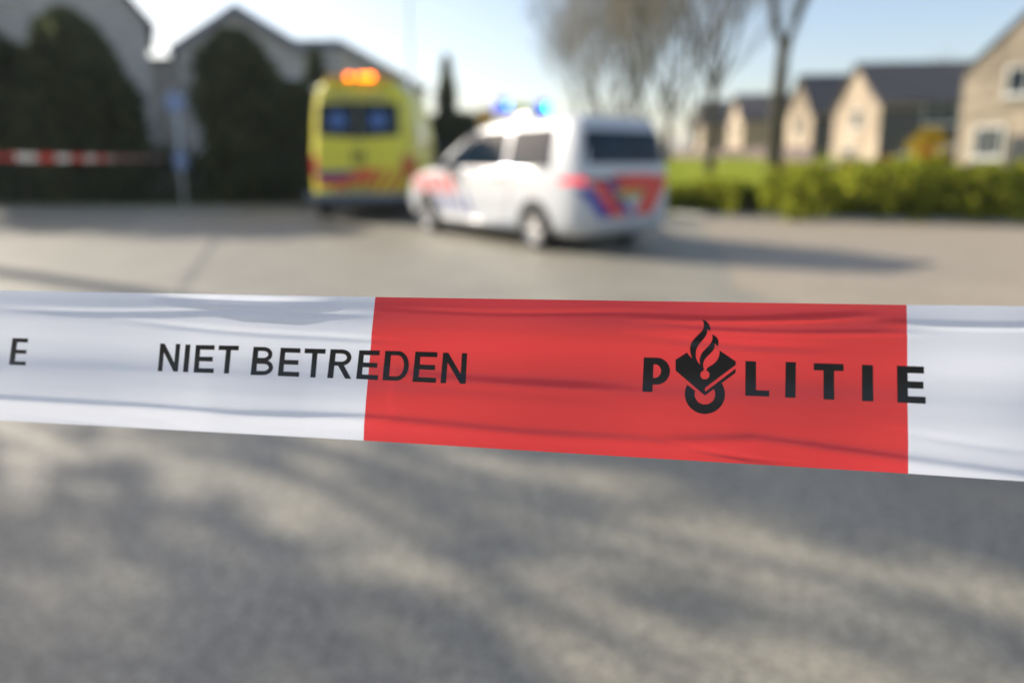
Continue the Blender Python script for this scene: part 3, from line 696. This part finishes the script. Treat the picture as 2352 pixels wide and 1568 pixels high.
# evergreen planting on the left
p = at(190, 20, 22.2); conifer('conifer', p.x, 22.2, p.z-.1, 1.5, 9000, 1, 'broad dark evergreen column in front of the leftmost gable', prof=((0, .8), (.2, 1), (.55, .98), (.8, .72), (.94, .42), (1, .1)), lean=-.65)
p = at(535, 80, 22.0); conifer('conifer', p.x, 22.0, p.z, 1.12, 7000, 3, 'dark evergreen column between the pale sign post and the ambulance', prof=((0, .85), (.2, 1), (.6, .97), (.85, .75), (1, .3)))
p = at(690, 175, 22.6); conifer('evergreen_shrub', p.x, 22.6, p.z-.3, 1.15, 5500, 5, 'dark evergreen shrub just left of the ambulance', prof=((0, .9), (.4, 1), (.7, .9), (.9, .6), (1, .2)), cat='shrub')
p = at(722, 115, 27); conifer('conifer', p.x, 27, p.z, .55, 2500, 6, 'thin dark conifer tip rising behind the ambulance left roof edge', prof=((0, 1), (.5, .9), (.8, .6), (1, .1)))
p = at(-40, 70, 22.5); conifer('conifer', p.x, 22.5, p.z, 1.5, 7000, 8, 'dark evergreen at the left edge behind the far striped tape')
conifer('conifer', -18.6, 21.0, 8.4, 2.3, 8000, 9, 'tall evergreen left of the row, shading the road by the ambulance', prof=((0, .06), (.42, .10), (.52, .8), (.62, 1), (.8, .9), (1, .2)))
p = at(1025, 132, 37); conifer('conifer', p.x, 37, p.z, .62, 3500, 11, 'slim pointed conifer between the ambulance and the police van', prof=((0, 1), (.45, .95), (.75, .6), (1, .05)))
p = at(1045, 262, 39); conifer('evergreen_shrub', p.x, 39, p.z, 1.5, 4000, 12, 'dark shrub mass at the foot of the slim conifer', prof=((0, 1), (.6, 1), (.85, .8), (1, .5)), cat='shrub')
p = at(970, 250, 34); conifer('evergreen_shrub', p.x-1.2, 44, 4.0, 1.6, 3000, 14, 'dark shrub at the end of the flat-roofed terrace', prof=((0, 1), (.6, 1), (.85, .8), (1, .5)), cat='shrub')
hedge('garden_hedge', [(-24, 21.4), (-14, 21.35), (-6.1, 21.6)], 1.1, 1.55, 16000, 21, 'hedge_d', 'long low dark hedge under the evergreens on the left', 'hedge', leaf=.11)
# right: ground-cover shrubs
hedge('shrub_bed', [(6.5, 17.4), (9.2, 16.9), (13.2, 15.6), (18.2, 14.0), (24.2, 12.1)], 4.0, 1.18, 17000, 31, 'hedge_g', 'long bright green shrub bed right of the dark gap, along the tan pavement', 'shrubs', leaf=.13, group='low green shrub beds', sq=.3)
hedge('shrub_bed', [(3.9, 18.2), (5.2, 18.0), (6.0, 17.4)], 1.7, .70, 9000, 32, 'hedge_g', 'small green shrub bed beside the tail of the police van', 'shrubs', leaf=.12, group='low green shrub beds', sq=.3)
p = at(2140, 290, 33); conifer('flowering_shrub', p.x, 33, p.z-.2, .85, 1500, 34, 'yellow flowering bush in front of the house with the long dark roof', prof=((0, .6), (.5, 1), (.8, .9), (1, .4)), cat='bush', group=None, m='blossom', leaf=.1)
p = at(2175, 190, 38); 
# bare street trees along the right of the street
GT = 'bare trees along the street'
bare_tree('bare_tree', at(1782, 366, 23.5).x, 23.5, 15, 3, 'nearest bare tree, its bent trunk standing alone behind the shrubs', GT, 4.9, .30, 5, lean=(-.05, 0), spread=.6)
bare_tree('bare_tree', at(1632, 366, 33).x, 33, 17, 5, 'second bare tree from the right, thin trunk over the bright grass', GT, 4.5, .26, 6, spread=.6)
t0, _ = bare_tree('bare_tree', at(1532, 366, 44).x, 44, 19, 8, 'bare tree whose trunk rises at the right edge of the police van', GT, 3.8, .30, 6, spread=.6)
t1, _ = bare_tree('bare_tree', at(1478, 366, 55).x, 55, 20, 9, 'bare tree behind the rear end of the police van roof', GT, 3.6, .30, 6, spread=.65)
for px, Y, sc, rz, src, lab in ((1432, 66, 1.15, 1.1, t0, 'bare tree in the middle of the receding row, third from its far end'), (1392, 80, 1.15, 2.3, t1, 'bare tree second from the far end of the row'),
                                (1345, 92, 1.2, 3.9, t0, 'bare tree whose brown twigs make the left edge of the row'), (1372, 106, 1.35, 0.6, t1, 'bare tree at the very end of the row, behind the farthest trunk'), (1590, 60, 1.0, 5.0, t1, 'distant bare tree standing off the row before the pale houses')):
    c = copy_tree(src); c.location = (at(px, 366, Y).x, Y, 0); c.rotation_euler.z = rz; c.scale = (sc, sc, sc); c['label'] = lab
p = at(2230, 120, 60); bare_tree('bare_tree', p.x, 60, 11, 14, 'bare tree between the long dark roof and the right-hand house', GT, 3, .16, 5, spread=.7)
# street trees just outside the left edge, whose shade falls across the road
tA, twA = bare_tree('street_tree', -13.0, 9.5, 10.0, 21, 'budding street tree beside the left end of the near tape', 'trees shading the foreground', 4.2, .16, 5, spread=.75)
b = MB(); V = np.array(twA.v); idx = np.repeat(RNG.choice(len(V), 320), 12); leaves(b, V[idx]+RNG.normal(0, .17, (len(idx), 3)), .11); lvA = b.build('leaves', M['leafy'], tA)
tB, twB = bare_tree('street_tree', -10.6, 10.5, 8.5, 23, 'taller budding street tree farther up the left side', 'trees shading the foreground', 4.6, .24, 5, spread=.6)

def prune(o, root):
    """thin the crown where it would shade the near tape, which stands in the sun"""
    me = o.data; n = len(me.vertices); co = np.empty(n*3); me.vertices.foreach_get('co', co); co = co.reshape(-1, 3)+np.array(root.location)
    k = (co[:, 2]-1.22)/SUNV.z; P = co-np.array(SUNV)[None]*k[:, None]
    bad = (np.abs(P[:, 0]) < .85) & (np.abs(P[:, 1]-.36) < .42)
    polys = [tuple(p.vertices) for p in me.polygons if not any(bad[i] for i in p.vertices)]
    vs = [tuple(v.co) for v in me.vertices]; used = sorted({i for p in polys for i in p}); ix = {j: q for q, j in enumerate(used)}
    m2 = bpy.data.meshes.new(me.name); m2.from_pydata([vs[i] for i in used], [], [tuple(ix[i] for i in p) for p in polys]); m2.update(); m2.materials.append(me.materials[0]); o.data = m2
for t_ in (tA, tB):
    for c_ in t_.children:
        if not c_.name.startswith('trunk'): prune(c_, t_)

# ------------------------------------------------------------------ houses
def window(parent, O, ux, w, h, nrm, mull=1):
    """O centre, ux unit vector along the wall, nrm outward"""
    O, ux, nrm = Vector(O), Vector(ux), Vector(nrm); up = Vector((0, 0, 1))
    def bar(b, c, a, e, d0, d1):
        vs = [O+ux*(c[0]+sx*a/2)+up*(c[1]+sz*e/2)+nrm*d for d in (d0, d1) for sx in (-1, 1) for sz in (-1, 1)]
        b.add(vs, [(0, 1, 3, 2), (4, 6, 7, 5), (0, 4, 5, 1), (2, 3, 7, 6), (0, 2, 6, 4), (1, 5, 7, 3)])
    f = MB(); t = .09
    for sx in (-1, 1): bar(f, (sx*(w/2-t/2), 0), t, h, .003, .06)
    for sz in (-1, 1): bar(f, (0, sz*(h/2-t/2)), w-2*t, t, .003, .06)
    for k in range(mull): bar(f, ((k+1)*w/(mull+1)-w/2, 0), .06, h-2*t, .003, .05)
    bar(f, (0, -h/2-.04), w+.16, .07, .003, .12)
    fo = f.build('window', M['trim'], parent)
    p_ = MB(); bar(p_, (0, 0), w-2*t, h-2*t, .004, .02); p_.build('pane', M['glass'], fo)
def slab_door(parent, O, ux, w, h, nrm, m):
    O, ux, nrm = Vector(O), Vector(ux), Vector(nrm); up = Vector((0, 0, 1)); b = MB()
    vs = [O+ux*(sx*w/2)+up*(sz*h)+nrm*d for d in (.003, .05) for sx in (-1, 1) for sz in (0, 1)]
    b.add(vs, [(0, 1, 3, 2), (4, 6, 7, 5), (0, 4, 5, 1), (2, 3, 7, 6), (0, 2, 6, 4), (1, 5, 7, 3)])
    d = b.build('door', m, parent)
    k = MB(); c = O+ux*(w*.38)+up*(h*.48)+nrm*.075; k.tube([c-ux*.07, c+ux*.07], .02, 6); k.build('handle', M['steel'], d)
def house(name, x, y, rz, w, l, eave, ridge, label, wallm, wins=(), doors=(), over=.25, chimney=None, group=None, asym=0, vergem=None, shade_mat=None):
    """gable on local -y at y=0, ridge runs along +y"""
    o = empty(name, (x, y, 0), rz, label=label, cat='house', group=group)
    h = w/2; b = MB(); rx = asym
    prof = [(-h, 0), (h, 0), (h, eave), (rx, ridge), (-h, eave)]
    vs = [(a, yy, z) for yy in (0, l) for a, z in prof]
    b.add(vs, [(0, 1, 2, 3, 4), (9, 8, 7, 6, 5), (1, 6, 7, 2), (0, 4, 9, 5)]); b.build('wall', wallm, o)
    r = MB(); t = .18
    for sg in (-1, 1):
        ex = sg*h; sl = (ridge-eave)/abs(ex-rx); x1 = ex+sg*over; z1 = eave-sl*over
        vs = []
        for yy in (-over, l+over):
            vs += [(rx, yy, ridge+.02), (x1, yy, z1+.02), (x1, yy, z1+.02+t), (rx, yy, ridge+.02+t*1.15)]
        r.add(vs, [(0, 1, 2, 3), (7, 6, 5, 4), (3, 2, 6, 7), (1, 0, 4, 5), (1, 5, 6, 2)])
    ro = r.build('roof', M['roof'], o)
    if vergem is not None:
        v = MB()
        for sg in (-1, 1):
            ex = sg*h; sl = (ridge-eave)/abs(ex-rx); x1 = ex+sg*over; z1 = eave-sl*over
            y0, y1 = -over-.03, -over-.003
            vs = [(rx, q, z) for q in (y0, y1) for z in (ridge-.10, ridge+.26)]+[(x1, q, z) for q in (y0, y1) for z in (z1-.10, z1+.26)]
            v.add(vs, [(0, 1, 5, 4), (2, 6, 7, 3), (1, 3, 7, 5), (0, 4, 6, 2), (4, 5, 7, 6)])
        v.build('verge_board', vergem, o)
    cl = .034 if shade_mat else 0
    if shade_mat:
        c = MB(); c.box((h+.016, l/2, eave/2-.15), (.03, l-.05, eave-.4)); c.build('shade_sheet', shade_mat, o)  # dark sheet added over the wall away from the sun, deepening its shade
    if chimney:
        c = MB(); c.box((rx, chimney, ridge+.5), (.5, .5, 1.3)); c.build('chimney', wallm, ro)
    for face, a, z, ww, hh in wins:
        if face == 'f': window(o, (a, 0, z), (1, 0, 0), ww, hh, (0, -1, 0), 1 if ww > .9 else 0)
        elif face == 'r': window(o, (h+cl, a, z), (0, 1, 0), ww, hh, (1, 0, 0), 1)
        elif face == 'l': window(o, (-h, a, z), (0, -1, 0), ww, hh, (-1, 0, 0), 1)
        elif face == 'roof':
            d = MB(); sl = (ridge-eave)/(h-rx); zz = eave+sl*(h-z)
            d.box((z+.1, a, zz+.45), (1.6, ww+.3, 1.5)); d.build('dormer', M['fascia'], o)
            window(o, (z+.9, a, zz+.5), (0, 1, 0), ww, hh, (1, 0, 0), 1)
    for face, a, ww, hh, m in doors:
        if face == 'f': slab_door(o, (a, 0, 0), (1, 0, 0), ww, hh, (0, -1, 0), m)
        else: slab_door(o, (h+cl, a, 0), (0, 1, 0), ww, hh, (1, 0, 0), m)
    return o
GL, GR = 'houses left of the street', 'houses right of the street'
pA = at(352, 48, 29)
ca, sa = math.cos(R(28)), math.sin(R(28))
house('brick_house', pA.x-4.75*ca, 29-4.75*sa, R(28), 9.0, 7, pA.z, pA.z+5.6, 'shaded brick house at the left edge, its steep roof cut off by the frame', M['brick_l'],
      [('f', 2.4, 4.6, 1.4, 1.2), ('f', -1.5, 4.6, 1.4, 1.2), ('f', 0, 7.8, 1.0, 1.1), ('f', -2.5, 1.6, 2.0, 1.4)], [('f', 2.8, 1.0, 2.15, M['door'])], over=.3, group=GL)
pB = at(540, 12, 31); pBl = at(408, 128, 31); pBr = at(722, 104, 31); wB = pBr.x-pBl.x; cB = (pBr.x+pBl.x)/2
hB = house('brick_house', cB, 31, R(21), wB-.5, 6, (pBl.z+pBr.z)/2-.1, pB.z-.25, 'shaded gable house with a dark verge, behind the evergreens left of the ambulance', M['brick_l'],
      [('f', 1.9, 4.4, 1.3, 1.2), ('f', -.2, 4.3, 1.0, 1.2)], [('f', .5, .95, 2.1, M['door'])], over=.3, group=GL, asym=(pB.x-cB), vergem=M['fascia'])
q0, q1 = at(318, 140, 30.2), at(452, 128, 30.2)
wg = MB(); wg.box(((q0.x+q1.x)/2-cB, 2.2-.8, q0.z/2), (q1.x-q0.x, 4.0, q0.z))
wo = wg.build('side_wing', M['brick_l'], hB); wo.rotation_euler.z = R(-21)
wg = MB(); wg.box(((q0.x+q1.x)/2-cB, 2.2-.8, q0.z+.08), (q1.x-q0.x+.2, 4.3, .16)); w2 = wg.build('roof', M['fascia'], hB); w2.rotation_euler.z = R(-21)
# flat-roofed terrace behind, running away along the street
pc = at(775, 92, 34)
tr = empty('terraced_house', (pc.x, 34, 0), R(-3.6), label='long flat-roofed terrace running away behind the ambulance', cat='house', group=GL)
b = MB(); b.box((-3.2, 11, (pc.z-.35)/2), (6.4, 22, pc.z-.35)); b.build('wall', M['brick_l'], tr)
b = MB(); b.box((-3.2, 11, pc.z-.175), (6.8, 22.4, .35)); b.build('roof', M['fascia'], tr)
for yy in (2, 5, 8.5, 12, 15.5, 19):
    window(tr, (0, yy, 4.6), (0, 1, 0), 1.6, 1.3, (1, 0, 0)); window(tr, (0, yy, 1.6), (0, 1, 0), 1.8, 1.5, (1, 0, 0))
window(tr, (-1.2, 0, 5.2), (1, 0, 0), 1.2, 1.1, (0, -1, 0))
# right
p = at(2216, 172, 27)
hx, hy = .6, -.8
house('brick_house', p.x+hx*4.8, 27+hy*4.8, R(-53), 9.6, 9, p.z, p.z+5.0, 'sunlit buff brick gable at the right edge with white window frames', M['brick_r'],
      [('f', -2.75, 4.15, 1.35, 1.05), ('f', 1.2, 4.5, 1.5, 1.15), ('f', -3.75, 2.0, 1.0, 1.2)], [('f', -2.55, 1.0, 2.2, M['door']), ('f', 1.6, 2.3, 2.1, M['garage'])], over=.07, group=GR)
p = at(1974, 152, 46)
house('brick_house', p.x, 46, R(-96), 7.8, 9.5, 4.7, p.z, 'house with sunlit gable and long dark roof beside the right-hand house', M['brick_r'],
      [('f', .4, 3.9, 1.5, 1.3), ('f', -.5, 1.5, 1.8, 1.4), ('r', 3.4, 4.0, 1.9, 1.2), ('r', 2.5, 1.6, 1.8, 1.4), ('r', 6.2, 1.6, 1.8, 1.4)], [('r', 4.6, 1.0, 2.1, M['door'])], group=GR, chimney=8.6, shade_mat=M['shade_dark'])
p = at(1842, 178, 58)
house('brick_house', p.x, 58, R(-97), 7.6, 8, 4.9, p.z, 'sunlit gable just right of the bent bare trunk', M['brick_r'],
      [('f', 0, 4.0, 1.5, 1.3), ('f', 0, 1.5, 1.8, 1.4), ('r', 2, 1.6, 1.6, 1.3)], [('r', 4.4, 1.0, 2.1, M['door'])], group=GR, shade_mat=M['shade_dark'])
p = at(1692, 222, 70)
house('brick_house', p.x, 70, R(-97), 7.4, 8, 5.0, p.z, 'distant sunlit gable between the two bare trunks', M['brick_r'], [('f', 0, 4.2, 1.5, 1.3), ('f', 0, 1.5, 1.8, 1.4)], [('r', 4, 1.0, 2.1, M['door'])], group=GR)
p = at(1607, 236, 82)
house('brick_house', p.x, 82, R(-97), 7.4, 8, 5.2, p.z, 'farthest small pale gable left of the thin bare trunk', M['brick_r'], [('f', 0, 4.2, 1.5, 1.3)], [('r', 4, 1.0, 2.1, M['door'])], group=GR)

# ------------------------------------------------------------------ street furniture
p = at(937, 0, 27)
lp = empty('street_lamp', (p.x, 27, 0), label='tall pale lamp post rising behind the ambulance', cat='street lamp')
b = MB(); b.tube([(0, 0, 0), (0, 0, 1.2), (0, 0, 1.22), (0, 0, 8.6)], [.11, .11, .085, .06], 14); b.build('pole', M['pole'], lp, smooth=True)
b = MB(); b.tube([(0, 0, 8.58), (.25, 0, 8.9), (.8, 0, 9.0)], .035, 8); b.build('arm', M['pole'], lp, smooth=True)
b = MB(); b.box((1.1, 0, 9.0), (.7, .26, .1)); b.build('lamp_head', M['pole'], lp)
# pale post with round blue sign and a box lower down, behind the hedge
p = at(404, 235, 20.6)
sp = empty('sign_post', (p.x, 20.6, 0), label='pale post with a round blue sign between the two evergreen columns', cat='sign')
b = MB(); b.tube([(0, 0, 0), (0, 0, p.z+.3)], .045, 12); b.build('post', M['pole'], sp, smooth=True)
b = MB(); b.lathe([(.001, -.012), (.30, -.012), (.31, 0), (.30, .012), (.001, .012)], 32, Matrix.Translation((0, -.07, p.z))@Matrix.Rotation(math.pi/2, 4, 'X')); b.build('round_sign', M['sign_blue'], sp)
b = MB(); q = at(414, 368, 20.6); b.box((.06, -.10, q.z), (.34, .12, .55)); b.box((.06, -.17, q.z+.12), (.28, .02, .16)); b.build('box', M['sign_blue'], sp)
# orange panel on a post behind the van
p = at(1118, 268, 18.5)
so = empty('sign_post', (p.x, 18.5, 0), label='orange panel on a dark post showing over the police van bonnet', cat='sign')
b = MB(); b.tube([(0.16, 0, 0), (.16, 0, p.z+.18)], .035, 10); b.build('post', M['plastic'], so, smooth=True)
b = MB(); b.box((-.02, -.05, p.z-.05), (.38, .03, .46)); b.build('panel', M['amber_box'], so)
b = MB(); b.box((-.02, -.030, p.z-.05), (.42, .008, .50)); b.build('panel_frame', M['plastic'], so)

def far_tape(pts, h, seg, label, sag, start_red=True, twist=0):
    o = empty('barrier_tape', pts[0], label=label, cat='barrier tape', group='police cordon tapes')
    A, B = Vector(pts[0]), Vector(pts[1]); L = (B-A).length; n = max(2, int(L/seg)); red = start_red
    def fn(t, v):
        q = A.lerp(B, t); q.z -= sag*4*t*(1-t); tw = twist*math.sin(t*9)
        d = (B-A).normalized(); nn = Vector((-d.y, d.x, 0)); return q-A+Vector((0, 0, (.5-v)*h*math.cos(tw)))+nn*((.5-v)*h*math.sin(tw)+.004*math.sin(v*7+t*40))
    for i in range(n):
        b = MB(); b.grid(lambda u, v: fn((i+u)/n, v), 6, 6); b.build('red_section' if red else 'white_section', M['far_red' if red else 'far_white'], o, smooth=True); red = not red
    return o
far_tape([(-4.7, 4.6, 1.42), (-10.15, 20.5, 1.40)], .085, .8, 'striped cordon tape running from the left edge to the pale sign post', .03, twist=.1)
far_tape([(at(1782, 366, 23.3).x, 23.3, 1.15), (at(2200, 340, 19).x, 19, 1.72)], .10, .5, 'faint cordon tape strung from the bent bare tree towards the right-hand house', .12)

# garden fence far right, low woodland on the skyline
fa, fb = Vector((at(1545, 366, 62).x, 62)), Vector((at(1905, 366, 41).x, 41))
fo = empty('garden_fence', (fa.x, fa.y, 1.0), math.atan2(fb.y-fa.y, fb.x-fa.x), label='long weathered pinkish fence in front of the distant houses', cat='fence')
Lf = (fb-fa).length; b = MB(); n = int(Lf/1.8)
for i in range(n): b.box(((i+.5)*1.8, 0, .65), (1.68, .04, 1.0))
b.build('panels', M['fence'], fo)
for i in range(n+1):
    b = MB(); b.box((i*1.8, 0, .62), (.10, .10, 1.25)); b.build('post', M['fence'], fo)
wd = MB(); P = np.stack([RNG.uniform(-140, 160, 14000), RNG.uniform(128, 140, 14000), np.abs(RNG.normal(0, 1.9, 14000))], 1); leaves(wd, P, .55)
o = wd.build('woodland', M['hedge_d']); tag(o, 'low dark band of distant trees on the skyline', 'woodland', kind='stuff')

# ------------------------------------------------------------------ light haze in the low sun
hz = bpy.data.materials.new('haze'); hz.use_nodes = True; nt = hz.node_tree; nt.nodes.clear()
pv = nt.nodes.new("ShaderNodeVolumePrincipled"); pv.inputs["Color"].default_value = (.92, .95, 1.0, 1); pv.inputs["Density"].default_value = .0005; pv.inputs["Anisotropy"].default_value = .3
ho = nt.nodes.new("ShaderNodeOutputMaterial"); nt.links.new(pv.outputs[0], ho.inputs["Volume"])
b = MB(); b.box((0, 450, 11), (1900, 1600, 24)); o = b.build('haze', hz); o["kind"] = "stuff"
